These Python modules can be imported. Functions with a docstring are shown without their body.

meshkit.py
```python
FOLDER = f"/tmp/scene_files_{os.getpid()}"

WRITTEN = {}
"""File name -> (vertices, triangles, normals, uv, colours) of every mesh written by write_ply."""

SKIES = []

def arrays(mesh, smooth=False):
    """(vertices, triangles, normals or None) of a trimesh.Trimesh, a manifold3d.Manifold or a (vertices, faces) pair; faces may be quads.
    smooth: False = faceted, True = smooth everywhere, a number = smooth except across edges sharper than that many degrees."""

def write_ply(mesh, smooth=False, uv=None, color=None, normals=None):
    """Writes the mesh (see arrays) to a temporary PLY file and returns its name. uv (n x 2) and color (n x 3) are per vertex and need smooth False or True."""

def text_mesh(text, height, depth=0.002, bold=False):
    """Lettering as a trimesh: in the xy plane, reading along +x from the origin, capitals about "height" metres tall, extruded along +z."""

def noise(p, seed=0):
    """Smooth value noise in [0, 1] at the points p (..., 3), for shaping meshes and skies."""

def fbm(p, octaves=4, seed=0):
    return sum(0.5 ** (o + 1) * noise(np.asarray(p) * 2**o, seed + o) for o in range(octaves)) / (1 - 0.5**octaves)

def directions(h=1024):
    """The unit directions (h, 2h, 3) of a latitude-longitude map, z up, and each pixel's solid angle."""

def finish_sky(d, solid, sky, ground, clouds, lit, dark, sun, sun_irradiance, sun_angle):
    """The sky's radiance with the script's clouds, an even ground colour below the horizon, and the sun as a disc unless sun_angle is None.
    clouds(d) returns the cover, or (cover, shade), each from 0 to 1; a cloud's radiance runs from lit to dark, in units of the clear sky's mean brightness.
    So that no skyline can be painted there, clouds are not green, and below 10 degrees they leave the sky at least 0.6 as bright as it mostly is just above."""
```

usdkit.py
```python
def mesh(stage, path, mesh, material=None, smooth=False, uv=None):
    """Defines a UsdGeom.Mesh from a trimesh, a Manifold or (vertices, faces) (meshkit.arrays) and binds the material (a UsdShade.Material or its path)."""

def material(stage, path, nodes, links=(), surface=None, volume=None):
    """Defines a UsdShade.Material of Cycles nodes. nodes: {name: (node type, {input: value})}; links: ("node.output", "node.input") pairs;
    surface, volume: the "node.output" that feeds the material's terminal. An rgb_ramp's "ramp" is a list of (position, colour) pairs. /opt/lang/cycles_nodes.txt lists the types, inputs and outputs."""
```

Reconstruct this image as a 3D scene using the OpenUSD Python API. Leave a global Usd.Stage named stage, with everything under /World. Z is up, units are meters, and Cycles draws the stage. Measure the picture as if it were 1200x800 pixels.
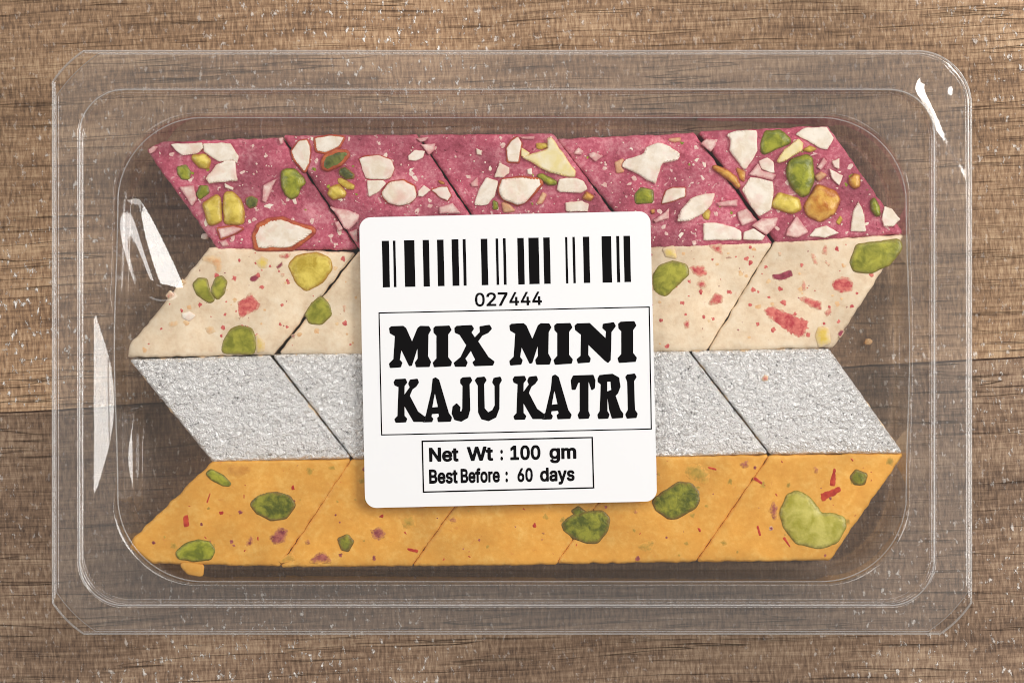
import math, random
import numpy as np, trimesh, shapely, usdkit, meshkit
from shapely.geometry import Polygon, Point, LineString, MultiPolygon
from shapely.ops import unary_union
from shapely import affinity
from scipy.spatial import Delaunay, cKDTree
from pxr import Usd, UsdGeom, UsdLux, UsdShade, Gf, Sdf, Vt

random.seed(7)
RNG = np.random.default_rng(7)
stage = Usd.Stage.CreateInMemory()
UsdGeom.SetStageUpAxis(stage, 'Z')
UsdGeom.SetStageMetersPerUnit(stage, 1.0)
UsdGeom.Xform.Define(stage, '/World')

# ------------------------------------------------------------------ camera, lamps, exposure
D = 0.55                                   # camera height above the table
cam = UsdGeom.Camera.Define(stage, '/World/camera')
cam.CreateHorizontalApertureAttr(36.0)
cam.CreateVerticalApertureAttr(24.0)
cam.CreateFocalLengthAttr(36.0 * D / 0.2)
cam.CreateClippingRangeAttr((0.01, 100.0))
cam.CreateExposureAttr(0.0)
cam.AddTranslateOp().Set(Gf.Vec3d(0, 0, D))


def rect_lamp(name, pos, target, w, h, intensity, color):
    lt = UsdLux.RectLight.Define(stage, '/World/' + name)
    lt.CreateWidthAttr(w); lt.CreateHeightAttr(h)
    lt.CreateIntensityAttr(intensity); lt.CreateColorAttr(Gf.Vec3f(*color))
    m = Gf.Matrix4d().SetLookAt(Gf.Vec3d(*pos), Gf.Vec3d(*target), Gf.Vec3d(0, 1, 0.01)).GetInverse()
    lt.AddTransformOp().Set(m)
    return lt


# copy-stand lighting: a softbox on each side, strips added behind and in front for bright edge lines, nothing straight above
rect_lamp('softbox_right', (0.60, 0.20, 0.50), (0, 0, 0), 0.34, 0.66, 11.0, (1.0, 0.97, 0.93))
rect_lamp('softbox_left', (-0.66, 0.10, 0.50), (0, 0, 0), 0.30, 0.50, 6.9, (1.0, 0.98, 0.96))
rect_lamp('added_strip_back', (0.05, 0.80, 0.72), (0, 0, 0), 1.1, 0.30, 5.0, (1.0, 0.96, 0.91))
rect_lamp('added_strip_front', (-0.05, -0.85, 0.80), (0, 0, 0), 1.1, 0.30, 2.1, (1.0, 0.98, 0.96))

# ------------------------------------------------------------------ helpers


def world(px, py, z):
    s = (D - z) / D / 6000.0
    return (px - 600.0) * s, (400.0 - py) * s


def wpoly(pts, z):
    return [world(x, y, z) for x, y in pts]


def zoomed(ox, oy, s, pts):
    return [(ox + x / s, oy + y / s) for x, y in pts]


used = {}


def numbered(parent, name):
    key = (parent, name)
    k = used.get(key, 0)
    used[key] = k + 1
    return name if k == 0 else f'{name}_{k:03d}'


def data(prim, label=None, cat=None, group=None, kind=None):
    for k, v in (('label', label), ('category', cat), ('group', group), ('kind', kind)):
        if v:
            prim.SetCustomDataByKey(k, v)


def thing(name, label, cat=None, loc=(0, 0, 0), group=None, kind=None):
    path = '/World/' + numbered('/World', name)
    x = UsdGeom.Xform.Define(stage, path)
    x.AddTranslateOp().Set(Gf.Vec3d(*loc))
    data(x.GetPrim(), label, cat, group, kind)
    return path


def obj(name, mesh, mat, parent='/World', off=(0, 0, 0), smooth=False, edge=None, label=None, kind=None):
    v, f = (mesh.vertices, mesh.faces) if hasattr(mesh, 'vertices') else mesh
    v = np.asarray(v, float) - np.asarray(off, float)
    path = parent + '/' + numbered(parent, name)
    m = usdkit.mesh(stage, path, trimesh.Trimesh(v, np.asarray(f), process=False), mat, smooth=smooth)
    if edge is not None:
        q = np.array(m.GetPointsAttr().Get())
        if len(q) != len(v):                       # crisp edges split the vertices: carry the rim distance over
            edge = np.asarray(edge)[cKDTree(v).query(q)[1]]
        UsdGeom.PrimvarsAPI(m).CreatePrimvar('edge', Sdf.ValueTypeNames.FloatArray, 'vertex').Set(Vt.FloatArray.FromNumpy(np.asarray(edge, np.float32)))
    data(m.GetPrim(), label=label, kind=kind)
    return path


def resample(poly, step, jitter=0.0, seed=0):
    ring = poly.exterior
    n = max(8, int(ring.length / step))
    pts = np.array([ring.interpolate(i / n, normalized=True).coords[0] for i in range(n)])
    if jitter:
        nx = meshkit.fbm(np.c_[pts / (step * 2.2), np.full(n, seed * 7.3)], 3, seed) - 0.5
        ny = meshkit.fbm(np.c_[pts / (step * 2.2), np.full(n, seed * 7.3 + 50)], 3, seed + 9) - 0.5
        pts = pts + np.c_[nx, ny] * 2 * jitter
    return pts


def rounded(poly, r):
    p = poly.buffer(0)
    q = p.buffer(-r * 0.6).buffer(r * 1.2).buffer(-r * 0.6)
    if q.is_empty:
        q = p.buffer(r * 0.2)
    if isinstance(q, MultiPolygon):
        q = max(q.geoms, key=lambda g: g.area)
    return q


def slab(poly, zb, zfun, step, grid, jitter=0, seed=0):
    """A closed body over a plan polygon. zfun(points, distance to the edge) gives the top. Returns vertices, faces, edge distance."""
    b = resample(poly, step, jitter, seed)
    P = Polygon(b).buffer(0)
    if isinstance(P, MultiPolygon):
        P = max(P.geoms, key=lambda g: g.area)
        b = resample(P, step)
    x0, y0, x1, y1 = P.bounds
    rng = np.random.default_rng(seed + 11)
    gx, gy = np.meshgrid(np.arange(x0, x1, grid), np.arange(y0, y1, grid))
    g = np.c_[gx.ravel(), gy.ravel()] + rng.uniform(-0.22, 0.22, (gx.size, 2)) * grid
    shapely.prepare(P)
    g = g[shapely.contains_xy(P, g[:, 0], g[:, 1])]
    rings = []
    for dd in (0.25 * step, 0.7 * step):
        q = P.buffer(-dd)
        if not q.is_empty:
            for h in getattr(q, 'geoms', [q]):
                if h.exterior.length > 4 * step:
                    rings.append(resample(h, step))
    if len(g):
        dist = shapely.distance(shapely.points(g), P.exterior)
        g = g[dist > 0.95 * step]
    pts = np.vstack([b] + rings + ([g] if len(g) else []))
    n = len(b)
    dist = np.r_[np.zeros(n), shapely.distance(shapely.points(pts[n:]), P.exterior)]
    tri = Delaunay(pts).simplices
    c = pts[tri].mean(1)
    tri = tri[shapely.contains_xy(P, c[:, 0], c[:, 1])]
    a = pts[tri]
    cr = (a[:, 1, 0] - a[:, 0, 0]) * (a[:, 2, 1] - a[:, 0, 1]) - (a[:, 1, 1] - a[:, 0, 1]) * (a[:, 2, 0] - a[:, 0, 0])
    tri[cr < 0] = tri[cr < 0][:, ::-1]
    tri = tri[np.abs(cr) > 1e-16]
    z = zfun(pts, dist)
    v = np.vstack([np.c_[pts, z], np.c_[b, np.full(n, zb)], [[*P.representative_point().coords[0], zb]]])
    N = len(pts)
    i = np.arange(n); j = (i + 1) % n
    if Polygon(b).exterior.is_ccw:
        side = np.vstack([np.c_[i, N + i, N + j], np.c_[i, N + j, j]])
        bot = np.c_[np.full(n, N + n), N + j, N + i]
    else:
        side = np.vstack([np.c_[i, N + j, N + i], np.c_[i, j, N + j]])
        bot = np.c_[np.full(n, N + n), N + i, N + j]
    f = np.vstack([tri, side, bot])
    e = np.r_[dist, np.zeros(n + 1)]
    return v, f, e


# ------------------------------------------------------------------ materials
LOOK = '/World/Looks/'


def noise_node(scale, detail=3, rough=0.55, dist=0.0):
    return ('noise_texture', {'scale': scale, 'detail': detail, 'roughness': rough, 'distortion': dist})


def mat_wood(name, dark, mid, light, fleck, fleck_lo, shift):
    R = lambda *s: ('mapping', {'scale': s, 'location': (shift, shift * 1.7, 0)})
    n = {
        'g': ('geometry', {}), 'nw': noise_node(13.0, 2, 0.5), 'wa': ('vector_math', {'math_type': 'subtract', 'vector2': (0.5, 0.5, 0.5)}),
        'wb': ('vector_math', {'math_type': 'multiply', 'vector2': (0.0, 0.005, 0.0)}), 'wc': ('vector_math', {'math_type': 'add'}),
        'wr': ('vector_rotate', {'rotate_type': 'z_axis', 'angle': -0.035}),
        # broad streaks, fine fibre lines, cross ticks, long cracks, white limed flecks, tone of the board
        'm1': R(11, 150, 1), 'n1': noise_node(1.0, 5, 0.62, 0.0),
        'm2': R(70, 1500, 1), 'n2': noise_node(1.0, 4, 0.7, 0.0),
        'm3': R(1900, 380, 1), 'n3': noise_node(1.0, 3, 0.65),
        'm4': R(7, 170, 1), 'n4': noise_node(1.0, 4, 0.55, 0.0),
        'm5': R(900, 520, 1), 'n5': noise_node(1.0, 4, 0.65, 0.0),
        'm6': R(13, 15, 1), 'n6': noise_node(1.0, 2, 0.5),
        'm7': R(30, 60, 1), 'n7': noise_node(1.0, 3, 0.6),
        'm8': R(34, 1000, 1), 'n8': noise_node(1.0, 3, 0.6, 0.0),
        'mixa': ('mix_float', {'fac': 0.56, 'use_clamp': False}),
        'mixb': ('mix_float', {'fac': 0.44, 'use_clamp': False}),
        'mixc': ('mix_float', {'fac': 0.18, 'use_clamp': False}),
        'ramp': ('rgb_ramp', {'ramp': [(0.33, dark), (0.43, tuple(0.6 * a + 0.4 * b for a, b in zip(dark, mid))), (0.50, mid), (0.62, light)]}),
        # cracks
        'ca': ('math', {'math_type': 'subtract', 'value2': 0.5}), 'cb': ('math', {'math_type': 'absolute'}),
        'cc': ('map_range', {'from_min': 0.0, 'from_max': 0.0085, 'to_min': 1, 'to_max': 0, 'clamp': True}),
        'cm': ('map_range', {'from_min': 0.45, 'from_max': 0.62, 'to_min': 0, 'to_max': 0.65, 'clamp': True}),
        'cx': ('math', {'math_type': 'multiply'}),
        'da': ('map_range', {'from_min': 0.41, 'from_max': 0.30, 'to_min': 0, 'to_max': 0.55, 'clamp': True}),
        'dm': ('math', {'math_type': 'maximum'}),
        'crack': ('mix', {'color2': tuple(0.30 * c for c in dark)}),
        # flecks
        'fa': ('map_range', {'from_min': fleck_lo, 'from_max': fleck_lo + 0.07, 'to_min': 0, 'to_max': 1.0, 'clamp': True}),
        'fb': ('map_range', {'from_min': 0.42, 'from_max': 0.60, 'to_min': 0.15, 'to_max': 1, 'clamp': True}),
        'fx': ('math', {'math_type': 'multiply'}),
        'fleck': ('mix', {'color2': fleck}),
        'tone': ('map_range', {'from_min': 0.3, 'from_max': 0.7, 'to_min': 0.70, 'to_max': 1.25, 'clamp': True}),
        'tint': ('vector_math', {'math_type': 'scale'}),
        'h1': ('math', {'math_type': 'multiply', 'value2': 0.8}),
        'h2': ('math', {'math_type': 'subtract'}),
        'h3': ('math', {'math_type': 'multiply_add', 'value2': 0.5}),
        'b': ('bump', {'strength': 0.9, 'distance': 0.0004}),
        'p': ('principled_bsdf', {'roughness': 0.62, 'specular_ior_level': 0.3}),
    }
    L = [('g.position', 'nw.vector'), ('nw.color', 'wa.vector1'), ('wa.vector', 'wb.vector1'), ('g.position', 'wr.vector'), ('wr.vector', 'wc.vector1'), ('wb.vector', 'wc.vector2')]
    L += [('wc.vector', f'm{k}.vector') for k in range(1, 9)] + [(f'm{k}.vector', f'n{k}.vector') for k in range(1, 9)]
    L += [('n1.fac', 'mixa.a'), ('n2.fac', 'mixa.b'), ('mixa.result', 'mixb.a'), ('n3.fac', 'mixb.b'), ('mixb.result', 'mixc.a'), ('n7.fac', 'mixc.b'),
          ('mixc.result', 'ramp.fac'),
          ('n4.fac', 'ca.value1'), ('ca.value', 'cb.value1'), ('cb.value', 'cc.value'), ('n7.fac', 'cm.value'), ('cc.result', 'cx.value1'), ('cm.result', 'cx.value2'),
          ('n8.fac', 'da.value'), ('cx.value', 'dm.value1'), ('da.result', 'dm.value2'),
          ('ramp.color', 'tint.vector1'), ('n6.fac', 'tone.value'), ('tone.result', 'tint.scale'),
          ('tint.vector', 'crack.color1'), ('dm.value', 'crack.fac'),
          ('n5.fac', 'fa.value'), ('n6.fac', 'fb.value'), ('fa.result', 'fx.value1'), ('fb.result', 'fx.value2'),
          ('crack.color', 'fleck.color1'), ('fx.value', 'fleck.fac'), ('fleck.color', 'p.base_color'),
          ('mixb.result', 'h1.value1'), ('h1.value', 'h2.value1'), ('dm.value', 'h2.value2'), ('fx.value', 'h3.value1'), ('h2.value', 'h3.value3'),
          ('h3.value', 'b.height'), ('b.normal', 'p.normal')]
    return usdkit.material(stage, LOOK + name, n, L, surface='p.BSDF')


def mat_plastic(name, haze_veil, tint=(0.965, 0.965, 0.965), rough=0.10, ribs=0.0):
    n = {
        'io': ('math', {'math_type': 'multiply_add', 'value2': 1 / 1.5 - 1.5, 'value3': 1.5}),     # the same film seen from either side
        'fr': ('fresnel', {}), 'f2': ('math', {'math_type': 'multiply', 'value2': 1.9, 'use_clamp': True}),
        'tr': ('transparent_bsdf', {}), 'lw': ('layer_weight', {'blend': 0.5}), 'pw': ('math', {'math_type': 'power', 'value2': 3.0}),
        'tc': ('mix', {'color1': tint, 'color2': (0.60, 0.57, 0.55)}),
        'gl': ('glossy_bsdf', {'color': (1, 1, 1), 'roughness': rough}),
        'df': ('diffuse_bsdf', {'color': (0.80, 0.78, 0.76)}),  # plastic haze, with the veil of reflected light painted in as pale diffuse
        'mh': ('mix_closure', {'fac': haze_veil}),
        'mx': ('mix_closure', {}),
        'g': ('geometry', {}), 'n1': noise_node(260.0, 3, 0.5), 'b': ('bump', {'strength': 0.06, 'distance': 0.0002}),
    }
    L = [('lw.facing', 'pw.value1'), ('pw.value', 'tc.fac'), ('tc.color', 'tr.color'), ('tr.BSDF', 'mh.closure1'), ('df.BSDF', 'mh.closure2'),
         ('mh.closure', 'mx.closure1'), ('gl.BSDF', 'mx.closure2'), ('g.backfacing', 'io.value1'), ('io.value', 'fr.IOR'), ('fr.fac', 'f2.value1'), ('f2.value', 'mx.fac'),
         ('g.position', 'n1.vector'), ('n1.fac', 'b.height'), ('b.normal', 'gl.normal')]
    return usdkit.material(stage, LOOK + name, n, L, surface='mx.closure')


def mat_paste(name, dark, mid, light, speck, speck_amount, grain=1400, sss=0.0, rough=0.55, bump=0.8):
    n = {
        'g': ('geometry', {}),
        'n1': noise_node(260, 4, 0.6, 0.3), 'n2': noise_node(grain, 4, 0.7), 'n3': noise_node(620, 3, 0.6, 0.6), 'n4': noise_node(90, 2, 0.5),
        'mx': ('mix_float', {'fac': 0.5}),
        'ramp': ('rgb_ramp', {'ramp': [(0.32, dark), (0.5, mid), (0.66, light)]}),
        's': ('map_range', {'from_min': 0.66, 'from_max': 0.73, 'to_min': 0, 'to_max': speck_amount, 'clamp': True}),
        'sp': ('mix', {'color2': speck}),
        't': ('map_range', {'from_min': 0.3, 'from_max': 0.7, 'to_min': 0.86 if name != 'pink_paste' else 0.68, 'to_max': 1.12 if name != 'pink_paste' else 1.3, 'clamp': True}),
        'tn': ('vector_math', {'math_type': 'scale'}),
        'b': ('bump', {'strength': bump, 'distance': 0.0004}),
        'p': ('principled_bsdf', {'roughness': rough, 'specular_ior_level': 0.35, 'subsurface_weight': sss, 'subsurface_scale': 0.0012, 'subsurface_radius': (1.0, 0.6, 0.35)}),
    }
    L = [('g.position', f'n{k}.vector') for k in (1, 2, 3, 4)]
    L += [('n1.fac', 'mx.a'), ('n2.fac', 'mx.b'), ('mx.result', 'ramp.fac'), ('ramp.color', 'tn.vector1'), ('n4.fac', 't.value'), ('t.result', 'tn.scale'),
          ('n3.fac', 's.value'), ('tn.vector', 'sp.color1'), ('s.result', 'sp.fac'), ('sp.color', 'p.base_color'), ('mx.result', 'b.height'), ('b.normal', 'p.normal')]
    return usdkit.material(stage, LOOK + name, n, L, surface='p.BSDF')


def mat_bit(name, a, b, smear, fade, scale=700, rough=0.45, bump=0.5, amount=1.0, spec=0.4):
    """A nut or petal: two tones of its own, its rim smeared with the paste it is pressed into (edge = metres from the rim)."""
    n = {
        'g': ('geometry', {}), 'n1': noise_node(scale, 3, 0.6, 0.4), 'n2': noise_node(scale * 2.2, 3, 0.65),
        'r': ('rgb_ramp', {'ramp': [(0.36, a), (0.62, b)]}),
        'at': ('attribute', {'attribute': 'edge'}),
        'na': ('math', {'math_type': 'subtract', 'value2': 0.5}),
        'nb': ('math', {'math_type': 'multiply', 'value2': fade * 2.2}),
        'ad': ('math', {'math_type': 'add'}),
        'mr': ('map_range', {'from_min': 0.0, 'from_max': fade, 'to_min': amount, 'to_max': 0.0, 'clamp': True}),
        'mx': ('mix', {'color2': smear}),
        'b': ('bump', {'strength': bump, 'distance': 0.0002}),
        'p': ('principled_bsdf', {'roughness': rough, 'specular_ior_level': spec}),
    }
    L = [('g.position', 'n1.vector'), ('g.position', 'n2.vector'), ('n1.fac', 'r.fac'), ('n2.fac', 'na.value1'), ('na.value', 'nb.value1'),
         ('at.fac', 'ad.value1'), ('nb.value', 'ad.value2'), ('ad.value', 'mr.value'), ('r.color', 'mx.color1'), ('mr.result', 'mx.fac'),
         ('mx.color', 'p.base_color'), ('n2.fac', 'b.height'), ('b.normal', 'p.normal')]
    return usdkit.material(stage, LOOK + name, n, L, surface='p.BSDF')


def mat_almond(name, a, b, smear, fade, scale, rough, bump, amount):
    n = {
        'g': ('geometry', {}), 'n1': noise_node(scale, 4, 0.6, 0.5), 'n2': noise_node(230, 3, 0.55, 0.3), 'n3': noise_node(1500, 3, 0.65),
        'r': ('rgb_ramp', {'ramp': [(0.34, a), (0.60, b)]}),
        'st': ('map_range', {'from_min': 0.52, 'from_max': 0.70, 'to_min': 0.0, 'to_max': 0.55, 'clamp': True}),
        'ms': ('mix', {'color2': (0.80, 0.46, 0.40)}),
        'at': ('attribute', {'attribute': 'edge'}),
        'nz': ('math', {'math_type': 'multiply_add', 'value2': fade * 4, 'value3': -fade * 2}), 'ad': ('math', {'math_type': 'add'}),
        'mr': ('map_range', {'from_min': 0.0, 'from_max': fade, 'to_min': amount, 'to_max': 0.0, 'clamp': True}),
        'mx': ('mix', {'color2': smear}),
        'b': ('bump', {'strength': bump, 'distance': 0.0002}),
        'p': ('principled_bsdf', {'roughness': rough, 'specular_ior_level': 0.4}),
    }
    L = [('g.position', f'n{k}.vector') for k in (1, 2, 3)]
    L += [('n1.fac', 'r.fac'), ('n2.fac', 'st.value'), ('r.color', 'ms.color1'), ('st.result', 'ms.fac'), ('n3.fac', 'nz.value1'), ('at.fac', 'ad.value1'), ('nz.value', 'ad.value2'),
          ('ad.value', 'mr.value'), ('ms.color', 'mx.color1'), ('mr.result', 'mx.fac'), ('mx.color', 'p.base_color'), ('n3.fac', 'b.height'), ('b.normal', 'p.normal')]
    return usdkit.material(stage, LOOK + name, n, L, surface='p.BSDF')


def mat_silver(name):
    n = {
        'g': ('geometry', {}), 'n1': noise_node(1250, 3, 0.7, 0.6), 'n2': noise_node(420, 3, 0.6, 0.4), 'n3': noise_node(1700, 4, 0.7, 0.6), 'mf': ('mix_float', {'fac': 0.28}),
        'ad': ('math', {'math_type': 'add'}),
        'b': ('bump', {'strength': 1.0, 'distance': 0.0011}),
        'r': ('rgb_ramp', {'ramp': [(0.33, (0.06, 0.058, 0.055)), (0.405, (0.70, 0.695, 0.69)), (0.455, (0.99, 0.985, 0.98))]}),
        'p': ('principled_bsdf', {'metallic': 0.50, 'roughness': 0.20}),
    }
    L = [('g.position', f'n{k}.vector') for k in (1, 2, 3)]
    L += [('n1.fac', 'ad.value1'), ('n2.fac', 'ad.value2'), ('ad.value', 'b.height'), ('b.normal', 'p.normal'), ('n3.fac', 'mf.a'), ('n2.fac', 'mf.b'), ('mf.result', 'r.fac'), ('r.color', 'p.base_color')]
    return usdkit.material(stage, LOOK + name, n, L, surface='p.BSDF')


def mat_plain(name, color, rough=0.5, spec=0.3, var=0.0):
    n = {'g': ('geometry', {}), 'n1': noise_node(300, 3, 0.6),
         'r': ('rgb_ramp', {'ramp': [(0.3, tuple(c * (1 - var) for c in color)), (0.7, tuple(min(1, c * (1 + var)) for c in color))]}),
         'p': ('principled_bsdf', {'roughness': rough, 'specular_ior_level': spec})}
    return usdkit.material(stage, LOOK + name, n, [('g.position', 'n1.vector'), ('n1.fac', 'r.fac'), ('r.color', 'p.base_color')], surface='p.BSDF')


PINK = (0.49, 0.095, 0.150)
CREAM = (0.83, 0.67, 0.475)
CREAM_S = (0.75, 0.585, 0.385)
ORANGE = (0.78, 0.39, 0.065)
M = {
    'wood_a': mat_wood('wood_upper', (0.062, 0.034, 0.022), (0.300, 0.182, 0.104), (0.57, 0.395, 0.245), (0.95, 0.91, 0.86), 0.590, 0.37),
    'wood_b': mat_wood('wood_lower_shaded', (0.052, 0.031, 0.022), (0.225, 0.143, 0.092), (0.44, 0.315, 0.212), (0.92, 0.87, 0.82), 0.595, 1.93),  # darker copy of the upper wood: dimmer light lower down put into its colour
    'groove': mat_plain('wood_groove', (0.10, 0.065, 0.048), 0.8, 0.1),
    'tray': mat_plastic('clear_tray', 0.085),
    'bead': mat_plastic('clear_edge', 0.20, (0.90, 0.90, 0.90), 0.08),
    'lid': mat_plastic('clear_lid', 0.026, (0.96, 0.96, 0.96), 0.10),
    'pink': mat_paste('pink_paste', (0.27, 0.026, 0.055), PINK, (0.70, 0.29, 0.33), (0.85, 0.60, 0.56), 0.8, 1500),
    'cream': mat_paste('cream_paste', (0.72, 0.53, 0.35), CREAM, (0.89, 0.76, 0.58), (0.74, 0.42, 0.28), 0.45, 900, bump=0.35),
    'orange': mat_paste('orange_paste', (0.72, 0.33, 0.045), ORANGE, (0.86, 0.50, 0.12), (0.62, 0.20, 0.04), 0.35, 1000, bump=0.3),
    'body': mat_paste('cashew_paste', (0.62, 0.42, 0.24), (0.72, 0.54, 0.34), (0.8, 0.62, 0.42), (0.6, 0.4, 0.2), 0.3),
    'silver': mat_silver('silver_leaf'),
    'almond': mat_almond('almond', (0.80, 0.69, 0.54), (0.94, 0.87, 0.76), (0.84, 0.62, 0.52), 0.00014, 420, 0.5, 0.3, 0.4),
    'almond_pink': mat_bit('almond_stained', (0.72, 0.42, 0.38), (0.88, 0.70, 0.62), (0.58, 0.18, 0.22), 0.0005, 600, 0.5, 0.3, 0.8),
    'almond_yellow': mat_bit('almond_saffron', (0.84, 0.72, 0.34), (0.90, 0.82, 0.60), (0.78, 0.55, 0.18), 0.0004, 320, 0.5, 0.25, 0.7),
    'skin': mat_bit('almond_skin', (0.36, 0.050, 0.020), (0.56, 0.14, 0.04), (0.40, 0.06, 0.05), 0.0003, 600, 0.5),
    'green': mat_bit('pistachio_green', (0.16, 0.19, 0.014), (0.42, 0.43, 0.04), (0.15, 0.13, 0.014), 0.0005, 420, 0.33, 0.9),
    'dark': mat_bit('pistachio_dark', (0.06, 0.075, 0.015), (0.20, 0.22, 0.045), (0.30, 0.16, 0.04), 0.0003, 480, 0.4, 0.6),
    'yellow': mat_bit('pistachio_yellow', (0.50, 0.36, 0.035), (0.82, 0.66, 0.13), (0.46, 0.24, 0.03), 0.0006, 420, 0.32, 0.8),
    'amber': mat_bit('pistachio_amber', (0.50, 0.17, 0.02), (0.78, 0.45, 0.09), (0.36, 0.09, 0.03), 0.0005, 420, 0.30, 0.8),
    'tan': mat_bit('nut_tan', (0.62, 0.33, 0.16), (0.78, 0.52, 0.30), (0.60, 0.22, 0.14), 0.0004, 600, 0.5, 0.5),
    'green_c': mat_bit('pistachio_in_cream', (0.20, 0.21, 0.020), (0.47, 0.45, 0.06), (0.24, 0.19, 0.035), 0.0006, 420, 0.32, 0.6),
    'yellow_c': mat_bit('nut_in_cream', (0.70, 0.46, 0.055), (0.80, 0.62, 0.15), CREAM_S, 0.0010, 420, 0.5, 0.3),
    'red_c': mat_bit('petal_in_cream', (0.48, 0.04, 0.055), (0.74, 0.20, 0.16), CREAM_S, 0.0007, 900, 0.6, 0.3),
    'tan_c': mat_bit('nut_tan_in_cream', (0.74, 0.40, 0.19), (0.84, 0.60, 0.34), CREAM_S, 0.0007, 700, 0.6, 0.3),
    'dark_c': mat_bit('petal_dark', (0.22, 0.02, 0.045), (0.36, 0.05, 0.09), CREAM_S, 0.0003, 900, 0.6, 0.3),
    'green_o': mat_bit('pistachio_in_orange', (0.090, 0.11, 0.012), (0.33, 0.33, 0.035), (0.20, 0.12, 0.02), 0.0007, 520, 0.34, 0.8),
    'lime_o': mat_bit('pistachio_pale', (0.40, 0.37, 0.045), (0.62, 0.56, 0.14), (0.26, 0.22, 0.03), 0.0008, 380, 0.32, 0.6),
    'faint_o': mat_bit('pistachio_under_paste', (0.36, 0.24, 0.035), (0.52, 0.33, 0.05), ORANGE, 0.0013, 620, 0.5, 0.3),
    'red_o': mat_bit('saffron', (0.40, 0.02, 0.012), (0.58, 0.06, 0.02), ORANGE, 0.00012, 900, 0.5, 0.2),
    'purple_o': mat_bit('petal_in_orange', (0.20, 0.025, 0.04), (0.45, 0.13, 0.10), ORANGE, 0.0008, 1100, 0.6, 0.3),
    'amber_o': mat_bit('nut_amber', (0.60, 0.26, 0.04), (0.72, 0.36, 0.07), ORANGE, 0.0008, 620, 0.5, 0.3),
    'paper': mat_plain('label_paper', (0.79, 0.79, 0.80), 0.42, 0.4),
    'ink': mat_plain('black_ink', (0.004, 0.0035, 0.004), 0.6, 0.08),
}

# ------------------------------------------------------------------ the table: two boards
table = thing('wooden_tabletop', 'weathered brown wooden tabletop of two boards with a thin dark joint', kind='structure')


def seam(px):                      # the joint between the boards runs slightly uphill to the right
    return 483.0 - 65.0 * px / 1200.0


def board(upper, mat):
    xs = np.arange(-600, 1801, 12.0)
    jit = (meshkit.fbm(np.c_[xs / 60.0, np.full(len(xs), 3.3), np.zeros(len(xs))], 4, 5) - 0.5) * 5
    edge = [world(x, seam(x) + j + (-0.8 if upper else 0.9 + 1.0 * abs(math.sin(x * 0.013))), 0) for x, j in zip(xs, jit)]
    far = [world(x, -700 if upper else 1500, 0) for x in (xs[-1], xs[0])]
    P = Polygon(edge + far).buffer(0)
    m = trimesh.creation.extrude_polygon(P, 0.018, engine='earcut')
    m.apply_translation([0, 0, -0.018])
    obj('plank', m, mat, table)


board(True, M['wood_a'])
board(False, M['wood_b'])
strip = Polygon([world(x, seam(x) + k, 0) for x, k in ((-595, -12), (1795, -12), (1795, 12), (-595, 12))])
m = trimesh.creation.extrude_polygon(strip, 0.01, engine='earcut'); m.apply_translation([0, 0, -0.0103])
obj('joint_filler', m, M['groove'], table)

# ------------------------------------------------------------------ clear plastic tray and lid, lofted through rings


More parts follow.
